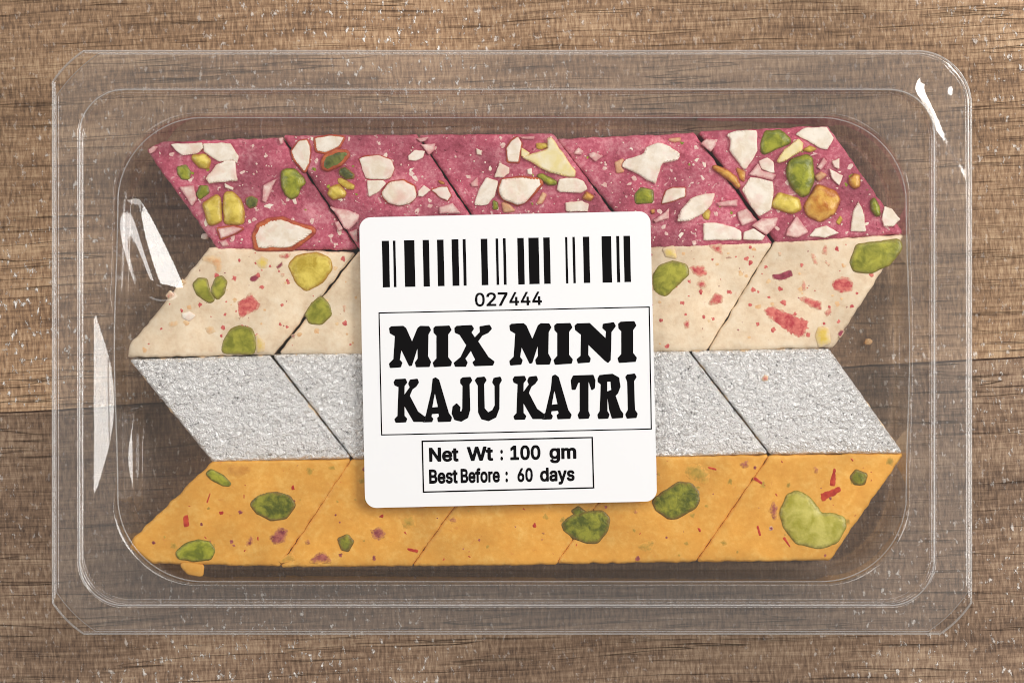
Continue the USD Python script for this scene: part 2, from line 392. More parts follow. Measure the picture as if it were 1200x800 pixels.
def ring(x0, y0, x1, y1, r, z, cut=None, bow=0.0, nc=30, ns=110):
    """A rounded rectangle in photo pixels of its own height; r = one radius or four (tl, tr, br, bl); cut corners where cut says so."""
    rr = [r] * 4 if np.ndim(r) == 0 else list(r)
    cut = cut or [False] * 4
    pts = []
    cs = [((x0 + rr[0], y0 + rr[0]), 180), ((x1 - rr[1], y0 + rr[1]), 270), ((x1 - rr[2], y1 - rr[2]), 0), ((x0 + rr[3], y1 - rr[3]), 90)]
    corner = []
    for k, ((cx, cy), a0) in enumerate(cs):
        a = np.radians(a0 + np.linspace(0, 90, nc))
        c = np.c_[cx + rr[k] * np.cos(a), cy + rr[k] * np.sin(a)]
        if cut[k]:
            t = np.linspace(0, 1, nc)[:, None]
            s = c[0] * (1 - t) + c[-1] * t
            c = 0.25 * c + 0.75 * s
        corner.append(c)
    for k in range(4):
        pts.append(corner[k])
        a, b = corner[k][-1], corner[(k + 1) % 4][0]
        t = np.linspace(0, 1, ns + 2)[1:-1, None]
        s = a * (1 - t) + b * t
        if bow and k in (1, 3):                                   # short sides swell outwards
            s[:, 0] += (1 if k == 1 else -1) * bow * np.sin(np.pi * t[:, 0]) ** 2
        pts.append(s)
    p = np.vstack(pts)
    zz = np.full(len(p), z)
    w = np.array([world(x, y, z) for x, y in p])
    return np.c_[w, zz]


def warp(v, amp, size, seed):
    n = meshkit.fbm(np.c_[v[:, :2] / size, np.full(len(v), seed)], 3, seed) - 0.5
    v = v.copy(); v[:, 2] += amp * 2 * n
    return v


def smooth_profile(rings, sub=5):
    """Catmull-Rom through the rings, so that every bend is a rounded one."""
    R = np.array(rings)
    out = []
    n = len(R)
    for i in range(n - 1):
        p0, p1, p2, p3 = R[max(i - 1, 0)], R[i], R[i + 1], R[min(i + 2, n - 1)]
        for t in np.arange(sub) / sub:
            out.append(0.5 * ((2 * p1) + (-p0 + p2) * t + (2 * p0 - 5 * p1 + 4 * p2 - p3) * t * t + (-p0 + 3 * p1 - 3 * p2 + p3) * t ** 3))
    out.append(R[-1])
    return np.array(out)


def pxy(v):
    k = D * 6000.0 / (D - v[:, 2])
    return 600 + v[:, 0] * k, 400 - v[:, 1] * k


PX = 1 / 6000.0


def sstep(t):
    t = np.clip(t, 0, 1)
    return t * t * (3 - 2 * t)


def tray_form(v):
    """Made-up facets in the left end and wall toe to mirror a lamp, and the sprung upper right corner."""
    x, y = pxy(v)
    v = v.copy(); z = v[:, 2]
    w = 25 * np.sin(np.pi * np.clip((y - 346) / 250, 0, 1))
    line = ZF - 0.0014 - 0.60 * np.clip(x - 107, 0, w) * PX
    z = np.where((x > 106) & (x < 200) & (w > 0.5), np.minimum(z, line), z)
    floor = ZF - 0.0122
    w2 = 9 * np.sin(np.pi * np.clip((y - 480) / 110, 0, 1))
    toe = floor + 0.003 + 0.62 * np.clip(162 - x, 0, w2) * PX
    z = np.where((x < 166) & (x > 140) & (w2 > 0.3), np.maximum(z, toe - 0.003 * sstep((x - 160) / 6)), z)
    v[:, 2] = z
    return corner_form(v, 0)


def lid_form(v):
    """A crease added in the left end of the lid's panel, sloped to mirror the side lamps."""
    x, y = pxy(v)
    v = v.copy()
    t = np.clip((y - 234) / 112, 0, 1)
    xl, xr = 163 + 30 * t ** 1.5, 165 + 57 * t ** 0.85
    hgt = np.clip(xr - x, 0, xr - xl) * sstep(1 - (xl - x) / 34)
    v[:, 2] += 0.56 * PX * np.where((x > 118) & (x < 260) & (y > 234), hgt, 0) * sstep((356 - y) / 26)
    return corner_form(v, 1)


def corner_form(v, lift):
    x, y = pxy(v)
    v = v.copy()
    nx, ny = 100.0, -54.0                          # across the fold from (1074,108) to (1128,208)
    L = math.hypot(nx, ny)
    d = ((x - 1074) * nx + (y - 108) * ny) / L
    al = ((x - 1074) * 54 + (y - 108) * 100) / L
    wid = 10 - 5 * np.clip(al / 114, 0, 1)
    v[:, 2] -= np.where((x > 1000) & (y < 260), sstep((al + 12) / 14) * sstep((125 - al) / 18), 0) * np.clip(d, 0, wid) * 0.40 * PX
    for cx, cy, r, dp in ((1085, 95, 8, 0.00045), (1121, 106, 9, 0.0006)):
        v[:, 2] -= dp * np.exp(-((x - cx) ** 2 + (y - cy) ** 2) / r ** 2)
    return v


def shell(rings, amp, size, seed, fill=24, form=None):
    """Thermoformed film lofted through rings from its rolled rim inwards, the middle filled."""
    R = np.array(rings)
    k, n = R.shape[:2]
    c = R[-1].mean(0)
    fillr = [R[-1] * (1 - t) + c * t for t in np.linspace(0, 0.97, fill)[1:]]
    R = np.concatenate([R, np.array(fillr)])
    k = len(R)
    v = R.reshape(-1, 3)
    v = np.vstack([v, [c]])
    v = warp(v, amp, size, seed)
    v = form(v) if form else v
    i = np.arange(n); j = (i + 1) % n
    f = []
    for q in range(k - 1):
        a, b = q * n, (q + 1) * n
        f += [np.c_[a + i, b + i, b + j], np.c_[a + i, b + j, a + j]]
    f.append(np.c_[(k - 1) * n + i, np.full(n, k * n), (k - 1) * n + j])
    f = np.vstack(f)
    t = trimesh.Trimesh(v, f, process=False)
    if t.face_normals[:, 2].mean() < 0:
        f = f[:, ::-1]
        t = trimesh.Trimesh(v, f, process=False)
    return t


ZF = 0.0128                                # tray flange
CUT = [True, False, True, True]
tr = [
    ring(66, 63, 1134, 739, (50, 62, 46, 46), ZF - 0.0010, CUT),
    ring(67, 64, 1133, 738, (50, 62, 46, 46), ZF - 0.0004, CUT),
    ring(70, 67, 1130, 735, (50, 62, 46, 46), ZF, CUT),
    ring(86, 96, 1102, 716, 52, ZF),
    ring(93, 105, 1095, 708, 54, ZF),
    ring(95.5, 107.5, 1092.5, 705.5, 55, ZF - 0.0004),
    ring(97.5, 109.5, 1090.5, 703.5, 56, ZF - 0.0010),
    ring(100.5, 112.5, 1087.5, 700.5, 60, ZF - 0.0014),
    ring(128, 128, 1070, 689, 92, ZF - 0.0015, bow=4),
    ring(133.5, 133.5, 1065, 684.5, 98, ZF - 0.0017, bow=4),
    ring(136, 137, 1062.5, 682, 100, ZF - 0.0026, bow=3),
    ring(140, 141, 1057, 677, 104, ZF - 0.0055, bow=4),
    ring(146, 146, 1050, 671, 106, ZF - 0.0095, bow=4),
    ring(150, 149, 1046, 668, 106, ZF - 0.0115, bow=4),
    ring(158, 154, 1038, 663, 104, ZF - 0.0121, bow=4),
    ring(180, 172, 1016, 646, 98, ZF - 0.0123, bow=3),
    ring(206, 196, 990, 622, 88, ZF - 0.0123, bow=2),
    ring(236, 224, 960, 594, 76, ZF - 0.0123),
]
tray = shell(smooth_profile(tr, 8), 0.00005, 0.012, 3, form=tray_form)
CO = (0, 0, 0)
box = thing('plastic_container', 'clear plastic sweet container with flat lid and white square label', 'container', CO)
obj('tray', tray, M['tray'], box, CO, smooth=True)


def bead(name, loop, r, form=None):
    """A rounded edge of the moulding: a thin clear bead added along a closed loop to draw highlight lines."""
    p = form(loop) if form else loop
    n, k = len(p), 8
    t = np.roll(p, -1, 0) - np.roll(p, 1, 0)
    t /= np.linalg.norm(t, axis=1, keepdims=True)
    a = np.cross(t, [0, 0, 1.0]); a /= np.linalg.norm(a, axis=1, keepdims=True)
    b = np.cross(a, t)
    g = np.arange(k) * 2 * np.pi / k
    v = p[:, None] + r * (np.cos(g)[None, :, None] * a[:, None] + np.sin(g)[None, :, None] * b[:, None])
    i, j = np.meshgrid(np.arange(n), np.arange(k), indexing='ij')
    i2, j2 = (i + 1) % n, (j + 1) % k
    f = np.stack([i * k + j, i * k + j2, i2 * k + j2, i2 * k + j], -1).reshape(-1, 4)
    m = trimesh.Trimesh(v.reshape(-1, 3), np.vstack([f[:, [0, 1, 2]], f[:, [0, 2, 3]]]), process=False)
    if m.volume < 0:
        m.invert()
    obj(name, m, M['bead'], box, CO, smooth=True)


up = lambda loop, dz: loop + [0, 0, dz]
bead('tray_rim', up(tr[0], -0.0001), 0.00013)
bead('tray_edge', up(ring(138, 138, 1062, 681, 100, ZF - 0.0023, bow=4), 0), 0.00014)

# ------------------------------------------------------------------ sweets
ZT = 0.0102
ZB = 0.00085
SURF = {'pink': 0.00010, 'cream': 0.00006, 'orange': 0.00005}


def body_mesh(pts, seed, amp=0.00012, rough_edge=0.00012, lift=0.0, step=0.00055, grow=0.0001):
    P = rounded(Polygon(wpoly(pts, ZT)).buffer(grow, join_style=2), 0.0006)

    def top(q, d):
        r = 0.0007
        k = np.clip(1 - d / r, 0, 1)
        z = ZT + lift - r * (1 - np.sqrt(np.maximum(1 - k * k, 0))) * 0.9
        z += amp * 2 * (meshkit.fbm(np.c_[q / 0.0016, np.full(len(q), seed)], 4, seed) - 0.5)
        return z
    return slab(P, ZB, top, step, 0.0006, rough_edge, seed), P


class Sweet:
    pass


def make_sweet(kind, pts, label, group, mat, seed, silver=False, lift=0.0):
    s = Sweet()
    c = np.mean(wpoly(pts, ZT), 0)
    s.off = (c[0], c[1], ZB)
    s.path = thing(kind, label, 'sweet', s.off, group)
    (v, f, e), P = body_mesh(pts, seed, 0.0001, 0.00026, lift, grow={'orange_sweet': 0.00024, 'pink_sweet': 0.00024, 'cream_sweet': 0.00028}.get(kind, 0.00034))
    obj('body', (v, f), mat, s.path, s.off, smooth=50)
    s.kind, s.P, s.lift, s.seed = kind, P, lift, seed
    if silver:
        Q = P.buffer(-0.00003)

        def top(q, d):
            r = 0.0008
            k = np.clip(1 - d / r, 0, 1)
            z = ZT + lift + 0.00022 - r * (1 - np.sqrt(np.maximum(1 - k * k, 0))) * 0.8
            z += 0.00045 * (meshkit.fbm(np.c_[q / 0.0013, np.full(len(q), seed + 5.0)], 4, seed + 3) - 0.5)
            return z
        v, f, e = slab(Q, ZT - 0.0008, top, 0.0004, 0.0003, 0.00012, seed + 4)
        obj('silver_leaf', (v, f), M['silver'], s.path, s.off, smooth=True)
    return s


count = [0]


def bit(s, name, mat, pts, h, flat, base=None, skin=None, label=None, thick=0.0005):
    """One nut, flake, petal or strand lying on (or pressed into) the sweet. flat 0 = dome, 1 = a plate with a soft rim."""
    count[0] += 1
    sd = 100 + count[0]
    P = Polygon(wpoly(pts, ZT)).buffer(0)
    if isinstance(P, MultiPolygon):
        P = max(P.geoms, key=lambda g: g.area)
    w = math.sqrt(P.area)
    sunk = h < 0.0003
    P = rounded(P, w * 0.05 if flat > 0.5 else w * 0.30)
    z0 = ZT + s.lift
    rng = np.random.default_rng(sd)
    tx, ty = rng.uniform(-1, 1, 2) * (0.05 if flat > 0.5 else 0.03)
    c = np.array(P.centroid.coords[0])
    inr = max(P.area / P.length * 1.6, 1e-5)

    def top(q, d):
        rim = 0.00011 if flat > 0.5 else inr
        k = np.clip(d / rim, 0, 1)
        prof = np.sqrt(np.maximum(1 - (1 - k) ** 2, 0))
        z = z0 + h * (0.6 + 0.4 * prof if flat > 0.5 else prof)
        z += (q - c) @ np.array([tx, ty]) * (0.5 + 0.5 * prof)
        z += h * (0.45 if flat > 0.5 else 0.6) * (meshkit.fbm(np.c_[q / 0.0011, np.full(len(q), sd)], 3, sd) - 0.5) * prof
        if sunk:                                    # pressed level with the paste around it
            kk = np.clip(d / (inr * 0.9), 0, 1)
            z = z0 + 0.0002 * (meshkit.fbm(np.c_[q / 0.0016, np.full(len(q), s.seed)], 4, s.seed) - 0.5) - 0.00001 + (0.00003 + h * 0.8) * kk * kk * (3 - 2 * kk)
        return np.clip(z, z0 - 0.0001, 0.01152)
    step = min(max(w / 9, 0.00022), 0.0006)
    v, f, e = slab(P, z0 - thick, top, step, step * 1.3, w * (0.045 if flat > 0.5 else 0.03), sd)
    path = obj(name, (v, f), mat, s.path, s.off, smooth=38 if flat > 0.5 else True, edge=e, label=label)
    if skin is not None:
        K = P.buffer(skin).intersection(affinity.translate(P.buffer(skin * 1.5), *(rng.uniform(-1, 1, 2) * skin * 0.8)))
        if isinstance(K, MultiPolygon):
            K = max(K.geoms, key=lambda g: g.area)

        def low(q, d):
            return z0 + np.clip(h * 0.62 * np.sqrt(np.clip(d / 0.00025, 0, 1)), 0, 0.0014)
        v, f, e = slab(K, z0 - thick - 0.00003, low, step, step * 1.5, w * 0.02, sd + 1)
        obj('skin', (v, f), M['skin'], path, s.off, smooth=True, edge=e)
    return path


def crumbs(s, mat, n, r, seed, inside=0.0004):
    """Tiny crumbs pressed into the top, far too small to pick apart singly."""
    rng = np.random.default_rng(seed)
    x0, y0, x1, y1 = s.P.bounds
    Q = s.P.buffer(-inside)
    ms = []
    while len(ms) < n:
        x, y = rng.uniform(x0, x1), rng.uniform(y0, y1)
        if not Q.contains(Point(x, y)):
            continue
        m = trimesh.creation.icosphere(subdivisions=0)
        v = np.array(m.vertices) * (r * rng.uniform(0.5, 1.5) * np.array([rng.uniform(0.6, 1.5), rng.uniform(0.6, 1.5), 0.6]))
        a = rng.uniform(0, 6.28)
        v = v @ np.array([[math.cos(a), math.sin(a), 0], [-math.sin(a), math.cos(a), 0], [0, 0, 1]])
        m.vertices = v + [x, y, ZT + s.lift + 0.00003]
        ms.append(m)
    m = trimesh.util.concatenate(ms)
    obj('crumbs', m, mat, s.path, s.off, edge=np.full(len(m.vertices), 1.0), kind='stuff')


GP, GC, GS, GO = 'pink sweets of the top row', 'cream sweets of the second row', 'silver sweets of the third row', 'orange sweets of the bottom row'
pk = [make_sweet('pink_sweet', q, l, GP, M['pink'], 20 + i, lift=dz) for i, (q, l, dz) in enumerate([
    ([(173, 176), (192, 167), (329, 163), (417, 291), (256, 291)], 'pink diamond sweet at the left end of the top row', 0),
    ([(333, 160), (487, 159), (576, 292), (423, 292)], 'second pink diamond sweet from the left, with a dark green pistachio', 0.0001),
    ([(492, 159), (648, 158), (748, 292), (583, 292)], 'middle pink diamond sweet above the label, with large almond sheets', 0),
    ([(654, 164), (813, 157), (905, 286), (757, 290)], 'pink diamond sweet with one curved white almond flake in its middle', -0.0001),
    ([(821, 155), (969, 149), (1057, 273), (911, 284)], 'pink diamond sweet at the right end of the top row, crowded with nuts', 0.0001)])]
cr = [make_sweet('cream_sweet', q, l, GC, M['cream'], 40 + i, lift=dz) for i, (q, l, dz) in enumerate([
    ([(247, 291), (414, 297), (320, 414), (151, 417), (152, 406)], 'cream diamond sweet at the left end of the row, yellow nut at its corner', 0),
    ([(421, 296), (578, 294), (490, 414), (329, 413)], 'cream diamond sweet half hidden by the left edge of the label', -0.0001),
    ([(745, 291), (903, 285), (827, 410), (662, 412)], 'cream diamond sweet just right of the label, one pistachio touching the label', 0),
    ([(908, 285), (1058, 276), (976, 405), (832, 410)], 'cream diamond sweet at the right end of its row, with red petals', 0.0001)])]
sv = [make_sweet('silver_sweet', q, l, GS, M['body'], 60 + i, silver=True, lift=dz) for i, (q, l, dz) in enumerate([
    ([(155, 423), (315, 418), (408, 535), (250, 539)], 'silver leaf diamond sweet at the left end of the third row', 0),
    ([(322, 417), (485, 415), (574, 536), (415, 536)], 'silver leaf diamond sweet mostly hidden behind the left edge of the label', -0.0001),
    ([(655, 415), (806, 413), (897, 530), (745, 534)], 'silver leaf diamond sweet partly hidden behind the right edge of the label', 0),
    ([(813, 413), (970, 410), (1055, 529), (904, 530)], 'silver leaf diamond sweet at the right end of the third row', 0.0001)])]
og = [make_sweet('orange_sweet', q, l, GO, M['orange'], 80 + i, lift=dz) for i, (q, l, dz) in enumerate([
    ([(250, 541), (410, 539), (327, 662), (180, 659), (153, 642), (156, 632)], 'orange diamond sweet at the left end of the bottom row, tip chipped', 0),
    ([(412, 539), (571, 538), (482, 662), (330, 663)], 'orange diamond sweet below the lower left label corner', -0.00005),
    ([(574, 538), (737, 536), (651, 660), (485, 662)], 'plain orange diamond sweet below the label without nuts in view', 0),
    ([(739, 536), (900, 534), (815, 657), (654, 659)], 'orange diamond sweet at the lower right label corner, two dark green pistachios', -0.00005),
    ([(903, 534), (1057, 532), (972, 655), (818, 657)], 'orange diamond sweet at the right end with one big pale green pistachio', 0.00005)])]

ZA, ZBm, ZC, ZD, ZE = (165, 140, 5), (320, 140, 5), (480, 140, 5.4545), (660, 140, 5), (810, 140, 4.615)
ZG, ZH = (140, 280, 4.138), (750, 270, 3.636)
ZI, ZJ, ZK, ZL = (40, 520, 3.3333), (300, 520, 4), (600, 500, 4), (850, 500, 3.077)
FL, PI_, PE, ST, NU = 'almond_flake', 'pistachio_piece', 'rose_petal', 'saffron_strand', 'nut_piece'


def T(s):
    return [tuple(map(float, q.split(','))) for q in s.split()]


def put(s, zz, rows):
    for row in rows:
        kind, mat, pts = row[:3]
        o = row[3] if len(row) > 3 else {}
        q = zoomed(*zz, T(pts))
        if kind == FL:
            bit(s, kind, M[mat], q, o.get('h', 0.00042), 1, skin=o.get('skin'))
        elif kind in (PI_, NU):
            bit(s, kind, M[mat], q, o.get('h', 0.00085), 0, skin=o.get('skin'))
        else:
            bit(s, kind, M[mat], q, o.get('h', 0.00009), 0)


SK = {'skin': 0.00030}
LOWN = {'h': 0.00035}
put(pk[0], ZA, [
    (FL, 'almond', '175,145 360,137 372,165 332,200 245,212 205,185'), (FL, 'almond', '366,140 525,140 575,220 565,260 545,240 455,247 370,190', {'h': .0005}),
    (FL, 'almond', '380,350 440,270 500,240 550,240 568,360 400,375', {'h': .0006}), (FL, 'almond', '490,375 545,400 540,415 495,400'),
    (FL, 'almond_pink', '225,395 310,385 330,470 300,510'), (FL, 'almond_pink', '450,640 545,625 600,640 560,665 470,700', SK),
    (FL, 'almond_pink', '718,385 800,345 770,400 735,490 712,480'),
    (FL, 'almond_pink', '46,180 75,155 102,160 80,190 52,205'), (FL, 'almond_pink', '460,715 500,705 520,740 480,745'),
    (PI_, 'yellow', '295,205 380,200 415,240 400,295 340,285 298,240'), (PI_, 'green', '208,275 270,262 298,310 285,355 240,355 215,320', LOWN),
    (PI_, 'green', '320,440 345,385 395,385 405,430 345,475', LOWN), (PI_, 'yellow', '355,490 460,425 475,500 480,600 400,635 375,560'),
    (PI_, 'yellow', '485,420 540,420 590,470 612,550 605,620 490,620 477,520'), (PI_, 'dark', '612,460 650,445 688,465 680,510 640,525 615,500', LOWN)])
put(pk[0], ZBm, [(PI_, 'green', '45,300 75,285 130,285 180,340 205,380 165,395 150,450 105,475 65,440 42,370'),
                 (FL, 'almond', '-105,680 -80,625 -20,595 60,588 150,625 240,650 190,695 110,752 -95,752', {'skin': 0.0007, 'h': .0006})])
put(pk[1], ZBm, [
    (FL, 'almond', '110,185 150,130 200,120 218,165 212,250 185,310 120,230', SK), (FL, 'almond', '245,112 330,97 415,107 385,160 310,195 255,185', {'skin': .0004}),
    (PI_, 'dark', '285,250 300,215 370,180 440,185 445,215 395,270 320,300 288,290', {'skin': .0003, 'h': .0009}), (PI_, 'dark', '385,290 420,275 480,320 475,350 430,355 385,320'),
    (PI_, 'yellow', '375,345 400,340 480,385 475,415 430,410 380,375', LOWN), (PI_, 'yellow', '315,440 330,395 385,375 435,430 420,460 350,475'),
    (FL, 'almond', '502,230 540,215 620,210 690,235 710,290 690,340 660,352 545,348', {'skin': .00016}), (FL, 'almond', '550,357 645,357 662,375 620,425 560,455'),
    (FL, 'almond', '640,430 680,370 760,355 830,395 840,450 810,490 745,505 680,490 645,455', {'skin': .00028, 'h': .0006}), (FL, 'almond', '850,420 885,385 925,415 875,455 850,450'),
    (FL, 'almond', '790,215 830,180 890,185 880,225 835,245 795,240'), (FL, 'almond_pink', '325,505 370,520 440,530 505,560 500,600 445,650 420,640 395,600 375,560'),
    (FL, 'almond_pink', '360,600 385,595 410,640 385,658'), (FL, 'almond_pink', '445,660 495,640 495,720 475,712'), (FL, 'almond_pink', '30,110 60,105 62,140 45,150')])
put(pk[1], ZC, [(FL, 'almond', '140,450 190,435 240,430 265,490 240,520 190,495', {'skin': .0002}), (FL, 'almond_pink', '190,560 275,535 330,600 190,605'),
                (PI_, 'amber', '175,385 215,395 235,420 195,415', LOWN)])
put(pk[2], ZC, [
    (FL, 'almond_pink', '70,160 165,155 160,195 125,230'), (FL, 'almond_pink', '40,122 125,112 100,140 70,145'), (FL, 'almond', '425,185 460,200 460,230 430,225'),
    (FL, 'almond', '620,185 650,140 690,112 715,150 695,275 630,270', SK), (FL, 'almond', '540,370 575,275 640,310 635,345 600,370'),
    (FL, 'almond', '410,550 440,450 490,370 565,395 545,490 500,545'), (FL, 'almond', '568,440 590,385 720,370 840,380 850,410 790,480 740,530 690,550 600,515 570,470', {'skin': .0003, 'h': .0007}),
    (FL, 'almond_yellow', '710,240 790,215 880,190 880,112 915,120 1000,240 1060,330 1055,375 960,360 830,310', {'h': .0006}),
    (FL, 'almond_yellow', '715,180 770,215 745,250 712,235'), (FL, 'almond', '955,378 1060,372 1110,395 1140,445 1100,470 960,465 940,450'),
    (FL, 'almond', '995,530 1100,520 1145,540 1140,590 1000,590'), (PI_, 'green', '790,350 850,345 940,390 945,420 890,425 830,380'),
    (PI_, 'yellow', '805,150 880,150 890,180 840,195 810,185', LOWN), (PI_, 'amber', '1095,510 1130,455 1185,490 1160,525'),
    (PI_, 'green', '530,510 565,530 570,575 530,580', LOWN), (NU, 'tan', '800,550 850,460 880,480 850,540', LOWN), (FL, 'almond_pink', '390,410 435,365 440,430 400,430'),
    (FL, 'almond', '750,320 780,310 785,355 755,350'), (FL, 'almond_pink', '705,112 800,108 795,128 720,126'), (NU, 'tan', '580,520 640,540 690,590 600,600', LOWN)])
put(pk[3], ZD, [
    (FL, 'almond_pink', '65,190 90,165 120,185 105,210 65,205'), (FL, 'almond_pink', '150,200 185,190 235,215 190,250 155,220'),
    (FL, 'almond', '335,275 370,235 465,205 490,160 560,135 620,155 680,195 680,235 620,250 580,260 540,380 490,355 440,320 380,295', {'h': .00075}),
    (NU, 'tan', '300,250 370,215 342,275 365,310 310,320', LOWN), (PI_, 'green', '415,440 450,395 530,410 535,490 420,500', LOWN),
    (FL, 'almond', '575,495 600,420 640,400 715,400 715,450 640,480', {'skin': .0002}), (FL, 'almond', '665,600 690,530 750,460 830,435 890,432 870,500 820,550 740,595', {'h': .0006}),
    (PI_, 'yellow', '810,553 845,520 865,540 855,590 825,585', LOWN), (FL, 'almond_pink', '525,590 600,540 620,515 620,580 540,605'),
    (FL, 'almond', '820,605 890,605 1010,635 1042,652 1042,706 822,708'), (NU, 'tan', '590,112 690,104 690,130 650,138', LOWN), (PI_, 'amber', '510,530 540,520 538,550 515,560', LOWN)])
put(pk[3], ZE, [(PI_, 'amber', '95,250 120,240 190,265 250,310 270,360 255,390 215,340 120,275', {'h': .001}), (FL, 'almond_pink', '135,450 250,430 250,470 150,470'),
                (FL, 'almond_pink', '250,500 300,480 355,545 275,575 255,540')])
put(pk[4], ZE, [
    (FL, 'almond_pink', '50,130 80,105 130,110 135,140 105,175 65,145'), (FL, 'almond', '185,85 240,62 355,57 358,170 300,265 285,275 235,210 205,170 210,110', {'h': .0005}),
    (PI_, 'amber', '230,250 295,280 290,345 265,330', LOWN), (PI_, 'green', '372,130 395,60 480,55 540,100 540,130 450,170 375,205'),
    (FL, 'almond', '560,80 610,47 730,42 770,100 735,165 690,155 620,110'), (FL, 'almond_yellow', '460,225 500,165 580,105 608,130 600,170 510,225 470,240', {'h': .0009}),
    (PI_, 'yellow', '590,170 640,140 690,160 640,180', LOWN), (PI_, 'green', '510,270 530,215 620,185 660,200 668,330 640,410 600,430 540,370 515,320', {'h': .0013}),
    (FL, 'almond', '365,225 410,205 445,230 450,290 430,290 380,270'), (FL, 'almond_pink', '310,300 360,235 380,275 460,300 440,330'),
    (FL, 'almond', '272,380 320,310 440,337 445,420 430,490 365,525 300,430', {'h': .0006}), (PI_, 'yellow', '425,455 470,390 585,425 602,490 545,515 440,480', {'h': .001}),
    (PI_, 'amber', '600,470 640,410 680,340 790,390 812,440 770,520 700,560 630,530', {'h': .0012}), (NU, 'tan', '660,310 700,280 740,300 690,340'),
    (FL, 'almond_pink', '680,260 715,205 735,230 700,275'), (FL, 'almond', '760,230 800,210 800,270 775,260'), (FL, 'almond', '745,265 790,290 820,305 800,360 760,320'),
    (PI_, 'amber', '850,320 880,290 915,300 915,365 880,380 850,350'), (PI_, 'green', '965,440 990,415 1020,470 1025,520 1000,530 970,490'),
    (FL, 'almond', '1030,540 1045,470 1085,485 1130,540 1090,580 1040,580'), (FL, 'almond', '860,605 875,500 905,440 930,500 945,605'),
    (PI_, 'yellow', '780,555 805,515 820,540 800,575', LOWN), (FL, 'almond_pink', '325,575 380,535 470,530 455,580 405,625'),
    (FL, 'almond', '280,650 285,610 335,590 400,630 380,655'), (FL, 'almond_pink', '520,590 570,520 635,610 575,640 510,630'), (FL, 'almond', '635,630 670,590 730,575 800,615 720,640')])
for i, s in enumerate(pk):
    crumbs(s, M['almond_pink'], 110, 0.00014, 300 + i)
    crumbs(s, M['pink'], 90, 0.00018, 320 + i)


def flecks(s, name, mat, n, size, seed, thin=1.0):
    rng = np.random.default_rng(seed)
    x0, y0, x1, y1 = s.P.bounds
    Q = s.P.buffer(-0.0008)
    vs, fs, es, k = [], [], [], 0
    while n > 0:
        x, y = rng.uniform(x0, x1), rng.uniform(y0, y1)
        if not Q.contains(Point(x, y)):
            continue
        n -= 1
        a0, m = rng.uniform(0, 6.28), 9
        g = np.arange(m) * 2 * np.pi / m
        r = size * rng.uniform(0.35, 1.5) * rng.uniform(0.55, 1.25, m)
        px, py = r * np.cos(g), r * np.sin(g) * thin
        q = np.c_[x + px * math.cos(a0) - py * math.sin(a0), y + px * math.sin(a0) + py * math.cos(a0)]
        zs = ZT + s.lift + 0.0002 * (meshkit.fbm(np.c_[np.vstack([q, [[x, y]]]) / 0.0016, np.full(m + 1, s.seed)], 4, s.seed) - 0.5)
        v = np.r_[np.c_[q, zs[:-1] + 0.000006], [[x, y, zs[-1] + 0.00004]], np.c_[q, zs[:-1] - 0.0003]]
        i = np.arange(m); j = (i + 1) % m
        vs.append(v); fs.append(np.vstack([np.c_[i, j, np.full(m, m)], np.c_[i, m + 1 + i, m + 1 + j], np.c_[i, m + 1 + j, j]]) + k)
        es.append(np.r_[np.full(m, 0.0004), 0.0016, np.full(m, 0.0004)])
        k += len(v)
    obj(name, (np.vstack(vs), np.vstack(fs)), M[mat], s.path, s.off, edge=np.concatenate(es), kind='stuff')


EM = {'h': .00034}
for i, s in enumerate(cr):
    flecks(s, 'petal_flecks', 'red_c', 36 if i != 1 else 18, 0.00038, 500 + i)
    flecks(s, 'dark_flecks', 'dark_c', 14, 0.00013, 520 + i)
    flecks(s, 'nut_flecks', 'tan_c', 16, 0.00040, 540 + i)
for i, s in enumerate(og):
    flecks(s, 'saffron_flecks', 'red_o', 9, 0.00028, 560 + i, 0.4)
    flecks(s, 'petal_flecks', 'purple_o', 8, 0.00035, 580 + i)
    flecks(s, 'nut_flecks', 'faint_o', 10, 0.00060, 600 + i)
for i, s in enumerate(pk):
    flecks(s, 'almond_flecks', 'almond_pink', 26, 0.00042, 620 + i, 0.7)
    flecks(s, 'almond_chips', 'almond', 9, 0.00060, 640 + i, 0.6)
    flecks(s, 'pistachio_flecks', 'green', 5, 0.00040, 660 + i, 0.7)
put(cr[0], ZG, [
    (PI_, 'green_c', '350,220 380,185 425,190 445,260 475,305 430,312 375,275', EM), (PI_, 'green_c', '442,240 465,185 500,175 525,205 510,265 477,303 447,270', EM),
    (NU, 'tan_c', '370,120 400,85 450,75 495,85 500,150 470,185 455,130 410,110', {'h': .0002}), (NU, 'yellow', '810,130 860,75 960,62 1020,90 1040,140 985,215 905,262 850,210', {'h': .0006}),
    (NU, 'yellow_c', '650,110 690,80 725,100 720,145 680,150', {'h': .0002}), (PE, 'red_c', '755,75 840,66 820,100 785,100'), (PE, 'dark_c', '755,135 790,105 797,130 765,152'),
    (PE, 'dark_c', '625,185 660,168 684,190 655,212 630,205'), (PE, 'red_c', '565,300 640,255 690,310 680,345 640,365 575,400 565,340'),
    (PI_, 'green_c', '488,550 498,490 540,432 590,415 645,432 665,490 660,560 495,560', EM), (NU, 'yellow_c', '655,440 705,500 705,545 665,556', EM),
    (NU, 'tan_c', '285,215 305,190 325,210 300,232', EM), (PE, 'red_c', '222,275 245,246 268,270 240,295', EM), (NU, 'almond', '300,360 340,350 375,370 340,400 305,385', EM),
    (NU, 'tan_c', '410,430 450,415 470,450 430,470', {'h': .0001}), (NU, 'tan_c', '235,400 290,395 285,425 240,430', {'h': .0001}), (PE, 'red_c', '780,165 805,165 800,185 782,185')])
